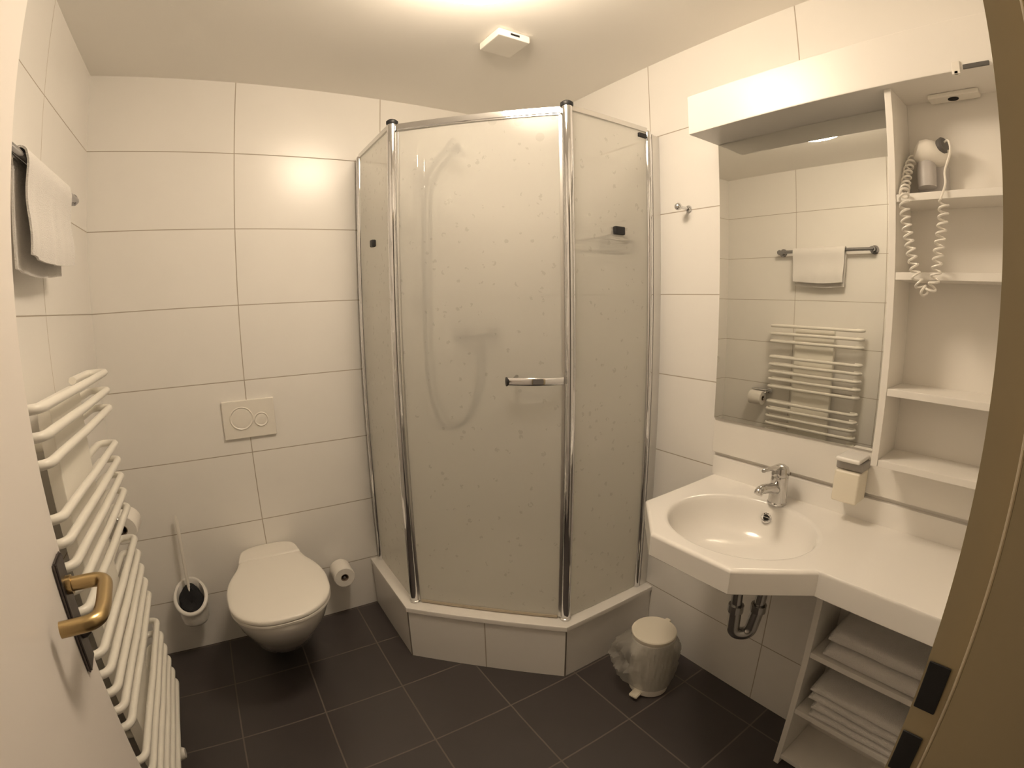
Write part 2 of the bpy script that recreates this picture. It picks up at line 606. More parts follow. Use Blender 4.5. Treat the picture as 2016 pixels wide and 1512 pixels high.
# ================================================================== DOOR LEAF (open against the left wall)
hx, hy = .2515, YD - .010
L_ = .806
dvec = Vector((.174 - hx, -1.25 - hy, 0)).normalized()
nvec = Vector((dvec.y, -dvec.x, 0))                 # towards the room
def dl(u, t, z):                                     # along the leaf, off its room face, height
    return Vector((hx, hy, 0)) + dvec * u + nvec * t + Vector((0, 0, z))
dr = thing('door_1', 'open white door leaf with a brass lever, at the left edge', 'door', (hx, hy, 0), kind='structure')
def leafbox(mb, u0, u1, t0, t1, z0, z1, bev=0.):
    m = Matrix.Translation((hx, hy, 0)) @ Matrix(((dvec.x, nvec.x, 0, 0), (dvec.y, nvec.y, 0, 0), (0, 0, 1, 0), (0, 0, 0, 1)))
    bm = bmesh.new()
    bmesh.ops.create_cube(bm, size=1)
    for q in bm.verts:
        q.co = Vector(((u0 + u1) / 2 + q.co.x * (u1 - u0), (t0 + t1) / 2 + q.co.y * (t1 - t0), (z0 + z1) / 2 + q.co.z * (z1 - z0)))
    if bev:
        bmesh.ops.bevel(bm, geom=bm.edges[:], offset=bev, segments=2, affect='EDGES')
    return mb.from_bm(bm, m)
build('leaf', leafbox(MB(), 0, L_, -.04, 0, .006, DZ - .006, .002), M['door_paint'], dr)
build('handle_plate', leafbox(MB(), L_ - .074, L_ - .022, 0, .008, .895, 1.088, .003), M['bronze'], dr).__setitem__('label', 'dark metal handle plate')
hz = 1.040
uu = L_ - .046
lev = fillet([dl(uu, .004, hz), dl(uu, .068, hz), dl(uu - .09, .070, hz - .001), dl(uu - .132, .066, hz + .001), dl(uu - .136, .016, hz + .002)], .026, 8)
build('handle', MB().tube(lev, .0115, 16), M['brass'], dr).__setitem__('label', 'worn brass lever handle bent into a U')
b = MB().tube([dl(uu, .004, hz), dl(uu, .016, hz)], .015, 16)
build('handle_collar', b, M['brass'], dr)
build('privacy_turn', MB().tube([dl(uu, .004, .955), dl(uu, .014, .955), dl(uu, .022, .955)], [.011, .010, .004], 16), M['bronze'], dr)
for z in (.25, 1.75):
    build('hinge', MB().tube([dl(.0, .009, z), dl(.0, .009, z + .08)], .008, 12), M['bronze'], dr)

# ================================================================== SHOWER TRAY, ENCLOSURE
A, B = Vector((1.0142, -.4628)), Vector((1.4693, -.9073))
e = .002
tr = thing('shower_tray', 'five-sided white shower tray on a tiled plinth in the corner', 'shower tray', (1.47, -.45, 0))
sk = MB().prism([(A.x, -e), (A.x, A.y), (B.x, B.y), (W - e, B.y), (W - e, -e)], .0005, .222)
dsk = (B - A).normalized()
M['skirt'] = tile_mat('tile_skirt', 0, A.x + .32 * dsk.x, 5.0, 2, -9., None, WT, WG, .27, joint=.003)
plinth = build('plinth', sk, M['skirt'], tr, smooth=False)
plinth['label'] = 'tiled plinth'
for P in (A, B):
    build('corner_joint', MB().box(P.x - .002, P.x + .002, P.y - .002, P.y + .002, .001, .221), M['joint'], tr, smooth=False)
def inset(d):
    # plan outline of the tray moved inwards by d (outwards when negative)
    k = d * math.tan(math.radians(22.5))
    x0, y1 = A.x + d, B.y + d
    return [(x0, -e), (x0, A.y + k * 1.0), (B.x + k * 1.0, y1), (W - e, y1), (W - e, -e)]
def trpoly(d, z):
    return [Vector((p[0], p[1], z)) for p in inset(d)]
def tr_in(d, dw, z):
    k = d * math.tan(math.radians(22.5))
    return [Vector(p) for p in ((A.x + d, -dw, z), (A.x + d, A.y + k, z), (B.x + k, B.y + d, z), (W - dw, B.y + d, z), (W - dw, -dw, z))]
t = MB()
t.rings([trpoly(-.003, .2225), trpoly(-.006, .225), trpoly(-.006, .2405), trpoly(-.0045, .2435), trpoly(-.001, .245),
         tr_in(.062, .03, .245), tr_in(.07, .036, .241), tr_in(.09, .06, .195), tr_in(.12, .09, .186), tr_in(.30, .3, .182)])
build('tray', t, M['tray'], tr, angle=28).__setitem__('label', 'white acrylic tray')
build('drain', MB().lathe([(0, 0), (.045, 0), (.045, .004), (.03, .006), (0, .006)], (1.55, -.40, .182), n=24), M['chrome'], tr)

en = thing('shower_enclosure', 'five-sided shower cabin of frosted glass with chrome posts', 'shower cabin', (1.3, -.66, .245))
PL, PR = Vector((1.060, -.4375)), Vector((1.497, -.8655))
GX, GY = 1.055, -.8665
Z0, ZT = .2455, 2.066
def glass(mb, a, b, z0, z1, th=.006, out=None):
    """slab between plan points a and b, its outer (patterned) face frosted"""
    a, b, out = Vector(a), Vector(b), Vector(out)
    o = out.normalized() * th
    vs = [(a.x, a.y, z0), (b.x, b.y, z0), (b.x, b.y, z1), (a.x, a.y, z1)]
    ws = [(p[0] - o.x, p[1] - o.y, p[2]) for p in vs]
    mb.cur = 0
    mb.add(vs + ws, [[0, 1, 2, 3]])
    n = len(mb.v) - 8
    for f in ([4, 7, 6, 5], [0, 4, 5, 1], [1, 5, 6, 2], [2, 6, 7, 3], [3, 7, 4, 0]):
        mb.f.append([n + i for i in f])
        mb.mi.append(1)
    mb.cur = 0
    return mb
gm = [M['frosted'], M['clear']]
dg = (PR - PL).normalized()
dn = Vector((dg.y, -dg.x))
if dn.x > 0:
    dn = -dn
build('glass_panel', glass(MB(), (GX, -.018), (GX, -.425), Z0 + .004, ZT - .010, out=(-1, 0)), gm, en, smooth=False)
build('glass_panel', glass(MB(), (1.505, GY), (W - .02, GY), Z0 + .004, ZT - .010, out=(0, -1)), gm, en, smooth=False)
for P in (PL, PR):
    q = MB().lathe([(0, 0), (.018, 0), (.018, ZT - Z0 + .002), (0, ZT - Z0 + .002)], (P.x, P.y, Z0), n=28)
    po = build('post', q, M['chrome'], en)
    build('end_cap', MB().lathe([(.0195, 0), (.0215, .004), (.0215, .012), (.014, .018), (0, .019)], (P.x, P.y, ZT - .001), n=28), M['black'], po).__setitem__('label', 'black plastic cap')
    build('foot_ring', MB().lathe([(.018, 0), (.0205, 0), (.0205, .008), (.018, .009)], (P.x, P.y, Z0), n=28), M['satin'], po)
# wall profiles
q = MB().lathe([(0, 0), (.013, 0), (.013, ZT - Z0 - .012), (.009, ZT - Z0 - .004), (0, ZT - Z0)], (GX - .001, -.030, Z0), n=24)
q.box(GX - .008, GX + .010, -.022, -.0005, Z0, ZT - .02)
build('wall_profile', q, M['chrome'], en)
q = MB().lathe([(0, 0), (.0135, 0), (.0135, ZT - Z0 - .012), (.009, ZT - Z0 - .004), (0, ZT - Z0)], (W - .052, GY, Z0), n=24)
build('wall_profile', q, M['chrome'], en)
q = MB().box(W - .040, W - .0005, GY - .010, GY + .012, Z0, ZT - .018)
build('wall_profile', q, M['satin'], en).__setitem__('label', 'dull metal profile against the wall')
# rails
build('top_rail', MB().box(GX - .006, GX + .008, -.42, -.036, ZT - .012, ZT + .006, .002), M['satin'], en)
build('top_rail', MB().box(1.512, W - .06, GY - .006, GY + .008, ZT - .012, ZT + .006, .002), M['satin'], en)
for (x, y, ax) in ((W - .092, GY - .010, 0),):
    build('stop_tab', MB().box(x - .022, x + .020, y - .006, y + .004, 2.026, 2.042, .002), M['black'], en).__setitem__('label', 'small black stop tab')
build('bumper', MB().box(GX - .018, GX - .0003, -.255, -.225, 1.650, 1.678, .004), M['black'], en).__setitem__('label', 'black rubber clip on the narrow pane')
def dgp(s, t, z):
    p = PL + dg * s + dn * t
    return Vector((p.x, p.y, z))
def obox(mb, s0, s1, t0, t1, z0, z1, bev=0.):
    m = Matrix.Translation((PL.x, PL.y, 0)) @ Matrix(((dg.x, dn.x, 0, 0), (dg.y, dn.y, 0, 0), (0, 0, 1, 0), (0, 0, 0, 1)))
    bm = bmesh.new()
    bmesh.ops.create_cube(bm, size=1)
    for q in bm.verts:
        q.co = Vector(((s0 + s1) / 2 + q.co.x * (s1 - s0), (t0 + t1) / 2 + q.co.y * (t1 - t0), (z0 + z1) / 2 + q.co.z * (z1 - z0)))
    if bev:
        bmesh.ops.bevel(bm, geom=bm.edges[:], offset=bev, segments=2, affect='EDGES')
    return mb.from_bm(bm, m)
LD = (PR - PL).length
q = MB()
obox(q, .017, LD - .017, -.010, .012, ZT - .028, ZT - .002, .005)
build('top_rail', q, M['chrome'], en).__setitem__('label', 'rounded chrome rail over the door')
p0, p1 = PL + dg * .02, PR - dg * .02
door = build('door_panel', glass(MB(), p0 + dn * .002, p1 + dn * .002, Z0 + .012, ZT - .026, out=dn), gm, en, smooth=False)
door['label'] = 'frosted glass swing door'
q = MB()
obox(q, .0175, .026, -.006, .006, Z0 + .01, ZT - .03, .001)
obox(q, LD - .027, LD - .0175, -.006, .006, Z0 + .01, ZT - .03, .001)
build('edge_profile', q, M['satin'], door)
q = MB()
obox(q, .03, LD - .03, -.006, .006, Z0 + .004, Z0 + .014, .001)
build('drip_seal', q, M['seal'], door)
# bowed handle: flattened band from the closing post to a free end with a black cap, one stud to the pane
zh = 1.1665
hs0, hs1 = LD - .019, .412
rgs, NB = [], 18
for i in range(NB + 1):
    tt = i / NB
    s_ = hs0 + (hs1 - hs0) * tt
    o_ = .016 + .032 * math.sin(PI * .5 * min(1, tt * 1.5)) + .004 * math.sin(PI * tt)
    ring = []
    for k in range(16):
        a = 2 * PI * k / 16
        c, q_ = math.cos(a), math.sin(a)
        ring.append(dgp(s_, o_ + .0055 * math.copysign(abs(c) ** .6, c), zh + .0128 * math.copysign(abs(q_) ** .6, q_)))
    rgs.append(ring)
hb = build('door_handle', MB().rings(rgs), M['chrome'], door, angle=40)
hb['label'] = 'bowed flat chrome handle'
ax_ = (-dg.x * .8 + dn.x * .35, -dg.y * .8 + dn.y * .35, 0)
q = MB().lathe([(0, -.004), (.0125, -.004), (.0150, .0), (.0150, .003), (.0, .005)], dgp(hs1 - .002, .047, zh - .001), axis=ax_, n=28)
build('end_cap', q, M['black'], hb).__setitem__('label', 'black end cap')
build('stud', MB().tube([dgp(hs1 + .022, .003, zh + .010), dgp(hs1 + .022, .045, zh + .008)], .006, 14), M['dull'], hb)

# wire basket hung inside the right pane
sb = thing('shower_basket', 'wire soap basket hung by a black clip on the right shower pane', 'basket', (1.714, GY + .03, 1.60))
build('clip_pad', MB().box(1.696, 1.732, GY + .0064, GY + .0145, 1.658, 1.683, .002), M['black'], sb)
q = MB().box(1.690, 1.738, GY - .016, GY - .0003, 1.656, 1.685, .004)
build('clip', q, M['black'], sb).__setitem__('label', 'black plastic hanging clip')
q = MB()
x0, x1, y0, y1 = 1.625, 1.805, GY + .016, GY + .10
q.tube([(x0, y0, 1.64), (x0, y1, 1.64), (x1, y1, 1.64), (x1, y0, 1.64)], .0025, 8, closed=True)
q.tube([(x0, y0, 1.60), (x0, y1, 1.60), (x1, y1, 1.60), (x1, y0, 1.60)], .0025, 8, closed=True)
for i in range(8):
    x = x0 + (x1 - x0) * i / 7
    q.tube([(x, y0, 1.64), (x, y0, 1.60), (x, y1, 1.60), (x, y1, 1.64)], .0018, 6)
q.tube([(1.70, y0 - .002, 1.66), (x0, y0, 1.64)], .0022, 6)
q.tube([(1.73, y0 - .002, 1.66), (x1, y0, 1.64)], .0022, 6)
build('wire_frame', q, M['dull'], sb)

# inside the shower: rail, hand shower with hose, mixer
rl = thing('shower_rail', 'vertical chrome slide rail seen dimly through the frosted door', 'shower rail', (1.34, -.04, 1.3))
build('bar', MB().tube([(1.345, -.05, 1.42), (1.345, -.05, 2.07)], .010, 16), M['chrome'], rl)
for z in (1.44, 2.05):
    build('bracket', MB().tube([(1.345, -.0005, z), (1.345, -.05, z)], .013, 16), M['chrome'], rl)
build('slider', MB().lathe([(0, -.03), (.020, -.03), (.020, .03), (0, .03)], (1.345, -.052, 1.985), n=20), M['grey'], rl)
hs = thing('hand_shower', 'hand shower with looping dark hose behind the frosted door', 'hand shower', (1.39, -.09, 1.98))
build('shower_head', MB().tube(catmull([(1.362, -.085, 1.93), (1.385, -.10, 2.0), (1.43, -.14, 2.075), (1.475, -.175, 2.105)], 6), [.011] * 12 + [.013, .016, .020, .026, .032, .034, .034], 20), M['darkgrey'], hs)
hose = catmull([(1.362, -.085, 1.93), (1.352, -.09, 1.75), (1.350, -.085, 1.45), (1.352, -.08, 1.2), (1.366, -.08, 1.02), (1.41, -.08, .90), (1.475, -.08, .86), (1.55, -.08, .90), (1.605, -.075, 1.02), (1.622, -.07, 1.12), (1.625, -.065, 1.224)], 10)
build('hose', MB().tube(hose, .0095, 10), M['black'], hs).__setitem__('label', 'dark flexible hose')
mx = thing('shower_mixer', 'chrome shower mixer on the tiles behind the frosted door', 'shower mixer', (1.64, -.06, 1.27))
q = MB().tube([(1.555, -.06, 1.275), (1.725, -.06, 1.275)], [.026, .026], 20)
for x in (1.565, 1.715):
    q.lathe([(0, 0), (.033, 0), (.033, .008), (.016, .012), (.016, .06)], (x, -.0005, 1.275), axis=(0, -1, 0), n=20)
q.tube([(1.625, -.062, 1.25), (1.625, -.064, 1.225)], .012, 12)
build('body', q, M['dull'], mx)
q = MB().tube([(1.64, -.08, 1.275), (1.64, -.115, 1.28), (1.64, -.16, 1.31)], [.024, .014, .009], 14)
build('lever', q, M['dull'], mx)

# ================================================================== TOILET, FLUSH PLATE
to = thing('toilet', 'white wall-hung toilet with its lid closed', 'toilet', (.55, -.3, .05))
CX = .547
def oval(yb, yf, hw, z, n=40, back=.72, sq=1.0, flat=False):
    """plan outline: round front at yf, narrower straight back at yb"""
    out = []
    ym = yb + (yf - yb) * .60
    for k in range(n):
        a = 2 * PI * k / n
        c, s = math.cos(a), math.sin(a)
        if s < 0:                                      # front half
            x, y = hw * c, ym + (ym - yf) * s
        else:
            x, y = hw * c, ym + (yb - ym) * s
            t_ = min(1, s * 1.0)
            bw = hw * back
            sg = math.copysign(1, c)
            xx = abs(c) ** .45
            x = sg * (hw * (1 - t_ ** 2) + bw * t_ ** 2) * (xx * t_ ** .8 + abs(c) * (1 - t_ ** .8))
        out.append(Vector((CX + x, y, z)))
    return out
q = MB()
rg = []
for (z, yb, yf, hw, bk) in ((.06, -.004, -.20, .085, .95), (.065, -.003, -.27, .105, .95), (.10, -.002, -.33, .12, .95), (.17, -.002, -.40, .135, .92),
                            (.24, -.002, -.478, .154, .87), (.31, -.002, -.55, .172, .80), (.36, -.002, -.588, .181, .75), (.385, -.002, -.596, .183, .73), (.398, -.003, -.595, .182, .73), (.402, -.006, -.589, .178, .73)):
    rg.append(oval(yb, yf, hw, z, back=bk))
q.rings(rg)
build('bowl', q, M['ceramic'], to, angle=60)
def lid_outline(z, d=0.):
    """egg with a waist that narrows to the hinge block"""
    pts = []
    half = [(0, -.600 + d), (.056, -.595 + d), (.108, -.572 + d), (.152 - d * .5, -.528 + d * .7), (.177 - d, -.470), (.184 - d, -.41), (.185 - d, -.35), (.176 - d, -.285), (.158 - d, -.228), (.139 - d, -.182), (.129 - d, -.140)]
    sm = catmull([(p[0], p[1], 0) for p in half], 4)
    for p in sm:
        pts.append(Vector((CX + p.x, p.y, z)))
    L2 = [Vector((2 * CX - p.x, p.y, z)) for p in pts[1:]][::-1]
    return L2 + pts
def ring_of(z, d):
    return lid_outline(z, d)
q = MB().rings([ring_of(.403, .004), ring_of(.404, .001), ring_of(.413, .0), ring_of(.416, .003)])
build('seat', q, M['plastic'], to, angle=50)
q = MB().rings([ring_of(.4175, .003), ring_of(.419, .0), ring_of(.428, -.001), ring_of(.434, .004), ring_of(.437, .02), ring_of(.439, .06)])
build('lid', q, M['plastic'], to, angle=50)
q = MB()
bk = [Vector(p) for p in ((CX - .128, -.133, 0), (CX - .122, -.07, 0), (CX - .105, -.03, 0), (CX - .06, -.008, 0), (CX, -.003, 0), (CX + .06, -.008, 0), (CX + .105, -.03, 0), (CX + .122, -.07, 0), (CX + .128, -.133, 0))]
bk = catmull(bk, 4)
def bkr(z, d):
    return [Vector((CX + (p.x - CX) * (1 - d * 6), p.y - (d if p.y > -.1 else -d), z)) for p in bk]
q.rings([bkr(.4025, 0), bkr(.430, 0), bkr(.437, .004), bkr(.439, .012)])
build('hinge_cover', q, M['plastic'], to, angle=50)

fp = thing('flush_plate', 'white flush plate with two round buttons above the toilet', 'flush plate', (.552, 0, .918))
build('plate', MB().box(.447, .657, -.013, -.0005, .917, 1.073, .004), M['plastic'], fp)
for x, z, r in ((.521, 1.0, .042), (.600, .988, .024)):
    q = MB().lathe([(r + .006, 0), (r + .006, .002), (r + .003, .0045), (r, .002), (r - .002, .0012), (r - .004, .0025), (0, .003)], (x, -.0128, z), axis=(0, -1, 0), n=36)
    build('button', q, M['plastic'], fp)

# ================================================================== TOILET BRUSH
bh = thing('brush_holder', 'white wall-mounted cup holding the toilet brush', 'brush holder', (.2, -.07, .17))
bc = Vector((.2, -.076, 0))
def cup(r, z, tilt):
    out = []
    for k in range(36):
        a = 2 * PI * k / 36
        zz = z + tilt * math.sin(a)
        out.append(Vector((bc.x + r * math.cos(a), bc.y + r * math.sin(a), zz)))
    return out
q = MB().rings([cup(.034, .182, 0), cup(.048, .185, .0), cup(.056, .20, .004), cup(.060, .235, .015), cup(.064, .285, .042), cup(.071, .293, .045), cup(.0715, .303, .047), cup(.066, .309, .048), cup(.057, .306, .046), cup(.054, .28, .03), cup(.053, .205, .004), cup(.03, .194, 0)])
build('cup', q, M['ceramic'], bh, angle=60)
q = MB().box(.165, .235, -.012, -.0005, .20, .33, .004)
build('wall_bracket', q, M['plastic'], bh)
br = thing('toilet_brush', 'toilet brush with a long white handle standing in its cup', 'brush', (.2, -.07, .2))
build('handle', MB().tube([(.199, -.070, .30), (.200, -.060, .36), (.204, -.045, .50), (.206, -.035, .62), (.206, -.033, .645)], [.0065, .0065, .007, .008, .004], 14), M['plastic'], br)
q = MB()
rgb = []
for r_, z_, t_ in ((.02, .198, 0), (.040, .203, .002), (.050, .225, .008), (.0515, .268, .022), (.050, .292, .034), (.038, .305, .038), (.012, .312, .036)):
    rgb.append(cup(r_, z_, t_))
q.rings(rgb)
for v_ in q.v:
    d_ = Vector((v_.x - bc.x, v_.y - bc.y, 0))
    v_ += d_ * rnd.uniform(-.12, .0)
build('bristles', q, M['dark'], br)

# ================================================================== TOILET ROLLS
def paper_roll(name, label, c, axis, r, L, rh=.018):
    ax = Vector(axis)
    t = thing(name, label, 'toilet roll', c, 'toilet paper rolls')
    h = L / 2
    q = MB().lathe([(rh, -h), (r - .003, -h), (r, -h + .003), (r, h - .003), (r - .003, h), (rh, h), (rh, -h)], c, axis=axis, n=40)
    build('paper', q, M['paper'], t)
    q = MB().lathe([(rh - .0002, -h + .001), (rh - .0002, h - .001), (rh - .003, h - .001), (rh - .003, -h + .001), (rh - .0002, -h + .001)], c, axis=axis, n=32)
    build('core', q, M['cardboard'], t)
    return t
paper_roll('toilet_roll', 'spare toilet roll on a wall peg between toilet and shower', (.850, -.072, .247), (0, -1, 0), .048, .096)
pg = thing('roll_peg', 'chrome wall peg carrying the spare toilet roll', 'roll holder', (.85, 0, .247))
build('rosette', MB().lathe([(0, 0), (.024, 0), (.024, .006), (.018, .010), (0, .010)], (.850, -.0005, .247), axis=(0, -1, 0), n=24), M['chrome'], pg)
build('peg', MB().tube([(.850, -.008, .247), (.850, -.110, .247), (.850, -.116, .247)], [.009, .009, .006], 16), M['chrome'], pg)
paper_roll('toilet_roll', 'toilet roll beside the radiator, seen only in the mirror', (.072, -.325, .752), (0, 1, 0), .050, .10)
rh_ = thing('roll_holder', 'chrome roll holder beside the radiator, seen only in the mirror', 'roll holder', (.03, -.33, .80))
build('cover', MB().box(.0005, .05, -.385, -.265, .8045, .812, .003), M['chrome'], rh_)
build('arm', MB().tube(fillet([(.004, -.390, .80), (.072, -.390, .80), (.072, -.390, .752), (.072, -.270, .752)], .012, 5), .006, 12), M['chrome'], rh_)
build('rosette', MB().lathe([(0, 0), (.02, 0), (.02, .005), (0, .006)], (.0005, -.390, .80), axis=(1, 0, 0), n=20), M['chrome'], rh_)

# ================================================================== TOWEL RADIATOR, TOWEL RAIL
rd = thing('towel_radiator', 'cream white ladder towel radiator on the left wall behind the door', 'radiator', (.06, -.74, .2))
bz = [1.275, 1.222, 1.169, 1.060, 1.009, .958, .907, .856, .748, .697, .646, .595, .544, .436, .385, .334, .283, .232, .18]
yA, yB = -.432, -1.055
for z in bz:
    path = fillet([(.066, -.60, z), (.066, yA + .005, z), (.121, yA, z), (.126, (yA + yB) / 2, z), (.121, yB, z), (.066, yB - .005, z), (.066, yB + .045, z)], .030, 7)
    build('bar', MB().tube(path, .0105, 12), M['radiator'], rd)
build('panel', MB().box(.050, .082, -.868, -.596, .15, 1.262, .004), M['radiator'], rd).__setitem__('label', 'flat centre panel')
for y in (-.66, -.80):
    for z in (.30, 1.15):
        build('wall_bracket', MB().tube([(.0005, y, z), (.052, y, z)], .011, 12), M['radiator'], rd)
q = MB().tube([(.07, -.72, .15), (.07, -.72, .10)], .011, 14)
q.lathe([(0, 0), (.018, 0), (.021, .008), (.021, .045), (.016, .055), (0, .056)], (.075, -.72, .105), axis=(1, 0, 0), n=24)
q.tube([(.07, -.72, .105), (.0005, -.72, .105)], .009, 12)
build('valve', q, M['plastic'], rd).__setitem__('label', 'white plastic valve head')

tw = thing('towel_rail', 'chrome towel bar high on the left wall', 'towel rail', (.04, -.76, 1.775))
zt = 1.776
build('bar', MB().tube([(.068, -.440, zt), (.068, -1.090, zt)], .0115, 16), M['rail'], tw)
for y in (-.452, -1.078):
    q = MB().tube([(.0005, y, zt), (.070, y, zt), (.076, y, zt)], [.0165, .0165, .012], 20)
    q.lathe([(0, 0), (.028, 0), (.028, .006), (.016, .012)], (.0005, y, zt), axis=(1, 0, 0), n=20)
    build('post', q, M['rail'], tw)

def draped(name, y0, y1, zt, zf, zb, xr, rr, th):
    """cloth over a bar that runs along y"""
    cols = 22
    prof = []
    n1 = 16
    for i in range(n1):
        prof.append((xr + rr + .003 * math.sin(i * .5), zf + (zt - zf) * i / n1))
    for i in range(9):
        a = PI * i / 8
        prof.append((xr + rr * math.cos(a), zt + rr * math.sin(a)))
    for i in range(1, n1 + 1):
        prof.append((xr - rr, zt - (zt - zb) * i / n1))
    outer, inner = [], []
    for k in range(cols + 1):
        y = y0 + (y1 - y0) * k / cols
        row, ri = [], []
        for i, (x, z) in enumerate(prof):
            fall = max(0, (zt - z)) / (zt - zf)
            front = 1 if i < n1 else .3
            wob = .006 * fall * front * math.sin(y * 28 + 1.3) + .003 * fall * math.sin(y * 61)
            yy = (y0 + y1) / 2 + (y - (y0 + y1) / 2) * (1 - .05 * fall)
            zz = z - .008 * fall * math.sin((y - y0) / (y1 - y0) * PI * 1.2)
            row.append(Vector((x + abs(wob), yy, zz)))
            if i < n1:
                nx, nz = -1, 0
            elif i < n1 + 9:
                a = PI * (i - n1) / 8
                nx, nz = -math.cos(a), -math.sin(a)
            else:
                nx, nz = 1, 0
            ri.append(Vector((x + abs(wob) + nx * th, yy, zz + nz * th)))
        outer.append(row)
        inner.append(ri)
    n = len(prof)
    rings_ = [o_ + i_[::-1] for o_, i_ in zip(outer, inner)]
    return MB().rings(rings_)
tb = draped('hand_towel', -.915, -.560, zt + .0035, 1.572, 1.545, .068, .0185, .005)
tag(build('hand_towel', tb, M['towel'], angle=70), 'white hand towel hung over the chrome bar on the left wall', 'towel')

# ================================================================== VANITY: back board, canopy, shelves
XB = 1.913                                              # front of the back board
un = thing('bathroom_shelf_unit', 'white wall unit with canopy and open shelves beside the mirror', 'shelf unit', (W, -1.6, .912))
YE = YD + .0005
build('back_panel', MB().box(XB, W - .0005, YE, -1.153, .912, 1.98, .002), M['board'], un, smooth=False)
cn = build('canopy', MB().box(1.748, W - .0005, YE, -1.152, 1.947, 2.071, .004), M['white'], un)
cn['label'] = 'deep white canopy'
DXF = 1.772
build('divider', MB().box(DXF, XB - .0003, -1.746, -1.729, 1.036, 1.9467, .0015), M['board'], un)
for z in (1.672, 1.490, 1.214, 1.036):
    build('shelf', MB().box(DXF + .002, XB - .0003, YE + .017, -1.7463, z, z + .018, .0015), M['board'], un)
build('end_panel', MB().box(DXF, XB - .0003, YE, YE + .0165, 1.036, 1.9467, .0015), M['board'], un)
q = MB().box(1.862, 1.905, -1.93, -1.81, 1.9345, 1.9468, .003)
so = build('socket', q, M['plastic'], un)
build('socket_hole', MB().lathe([(0, 0), (.013, 0), (.013, .0012), (0, .0012)], (1.883, -1.868, 1.9345), axis=(0, 0, -1), n=24), M['hole'], so)
q = MB().box(1.742, 1.7478, -1.912, -1.894, 1.938, 1.968, .0015)
q.box(1.742, 1.764, -1.908, -1.898, 1.938, 1.946, .0015)
build('clip', q, M['plastic'], un)
build('handle_strip', MB().box(1.742, 1.7478, -1.975, -1.918, 1.9465, 1.957, .0015), M['darkgrey'], un).__setitem__('label', 'dark strip on the canopy edge')

q = MB().prism([(XB - .0004, -1.7285), (XB - .0004, -1.156), (XB - .0085, -1.156), (XB - .0052, -1.7285)], 1.036, 1.9465)
tag(build('mirror', q, M['mirror'], smooth=False), 'large rectangular mirror above the washbasin', 'mirror')

# hair dryer with coiled cord
hd = thing('hair_dryer', 'grey and white wall hair dryer with coiled cord in the top compartment', 'hair dryer', (1.88, -1.81, 1.70))
q = MB().box(1.868, XB - .0008, -1.845, -1.775, 1.698, 1.775, .008, 3)
build('wall_holder', q, M['lightgrey'], hd)
q = MB().lathe([(0, -.045), (.020, -.045), (.026, -.03), (.032, 0), (.031, .02), (.022, .035), (0, .04)], (1.862, -1.808, 1.800), axis=(-.35, .75, .25), n=24)
build('barrel', q, M['plastic'], hd).__setitem__('label', 'white rounded barrel')
q = MB().tube([(1.862, -1.800, 1.795), (1.855, -1.800, 1.76), (1.850, -1.802, 1.715)], [.021, .023, .022], 16)
build('grip', q, M['lightgrey'], hd)
q = MB().lathe([(0, 0), (.020, 0), (.022, .01), (.019, .014), (0, .014)], (1.860, -1.833, 1.812), axis=(-.3, -.9, .2), n=20)
build('air_inlet', q, M['darkgrey'], hd)
# cord: coil down over the shelf edge and up again, then a straight run to the grip
core = catmull([(1.868, -1.768, 1.80), (1.835, -1.762, 1.765), (1.800, -1.762, 1.715), (1.762, -1.768, 1.68), (1.752, -1.774, 1.63), (1.750, -1.786, 1.56), (1.750, -1.804, 1.49), (1.750, -1.826, 1.462), (1.750, -1.842, 1.49), (1.750, -1.848, 1.55), (1.752, -1.856, 1.62), (1.758, -1.858, 1.665)], 60)
cl = [0]
for a_, b_ in zip(core, core[1:]):
    cl.append(cl[-1] + (b_ - a_).length)
coil = []
nrm = Vector((0, 1, 0))
for i, p in enumerate(core):
    t_ = (core[min(i + 1, len(core) - 1)] - core[max(i - 1, 0)]).normalized()
    nrm = (nrm - t_ * nrm.dot(t_)).normalized()
    bn = t_.cross(nrm)
    pitch = .0185
    a = 2 * PI * cl[i] / pitch
    coil.append(p + (nrm * math.cos(a) + bn * math.sin(a)) * .0098)
coil += catmull([coil[-1], (1.775, -1.858, 1.705), (1.80, -1.853, 1.74), (1.825, -1.862, 1.79), (1.845, -1.855, 1.822), (1.860, -1.838, 1.82)], 8)[1:]
build('coiled_cord', MB().tube(coil, .0028, 6), M['plastic'], hd).__setitem__('label', 'white coiled cord')

# ================================================================== WASHBASIN
wb = thing('washbasin', 'white angular washbasin counter with a round bowl', 'washbasin', (1.64, -1.45, .763))
poly = [(W - .0008, -1.160), (1.556, -1.166), (1.399, -1.328), (1.398, -1.577), (1.545, -1.726), (1.541, YE), (W - .0008, YE)]
bcx, bcy, bax, bay = 1.640, -1.450, .193, .212
ZB, ZU = .830, .763
angs = set()
for p in poly:
    angs.add(math.atan2(p[1] - bcy, p[0] - bcx))
NA = 112
for k in range(NA):
    a = -PI + 2 * PI * k / NA
    if min(abs(a - b_) for b_ in angs) > .012:
        angs.add(a)
angs = sorted(angs)
def hitpoly(a, shrink=0.):
    d = Vector((math.cos(a), math.sin(a)))
    best = None
    for i in range(len(poly)):
        p, q_ = Vector(poly[i]), Vector(poly[(i + 1) % len(poly)])
        e_ = q_ - p
        den = d.x * e_.y - d.y * e_.x
        if abs(den) < 1e-9:
            continue
        r_ = p - Vector((bcx, bcy))
        t_ = (r_.x * e_.y - r_.y * e_.x) / den
        s_ = (r_.x * d.y - r_.y * d.x) / den
        if t_ > 0 and -1e-6 <= s_ <= 1 + 1e-6 and (best is None or t_ < best):
            best = t_
    return Vector((bcx, bcy)) + d * (best - shrink)
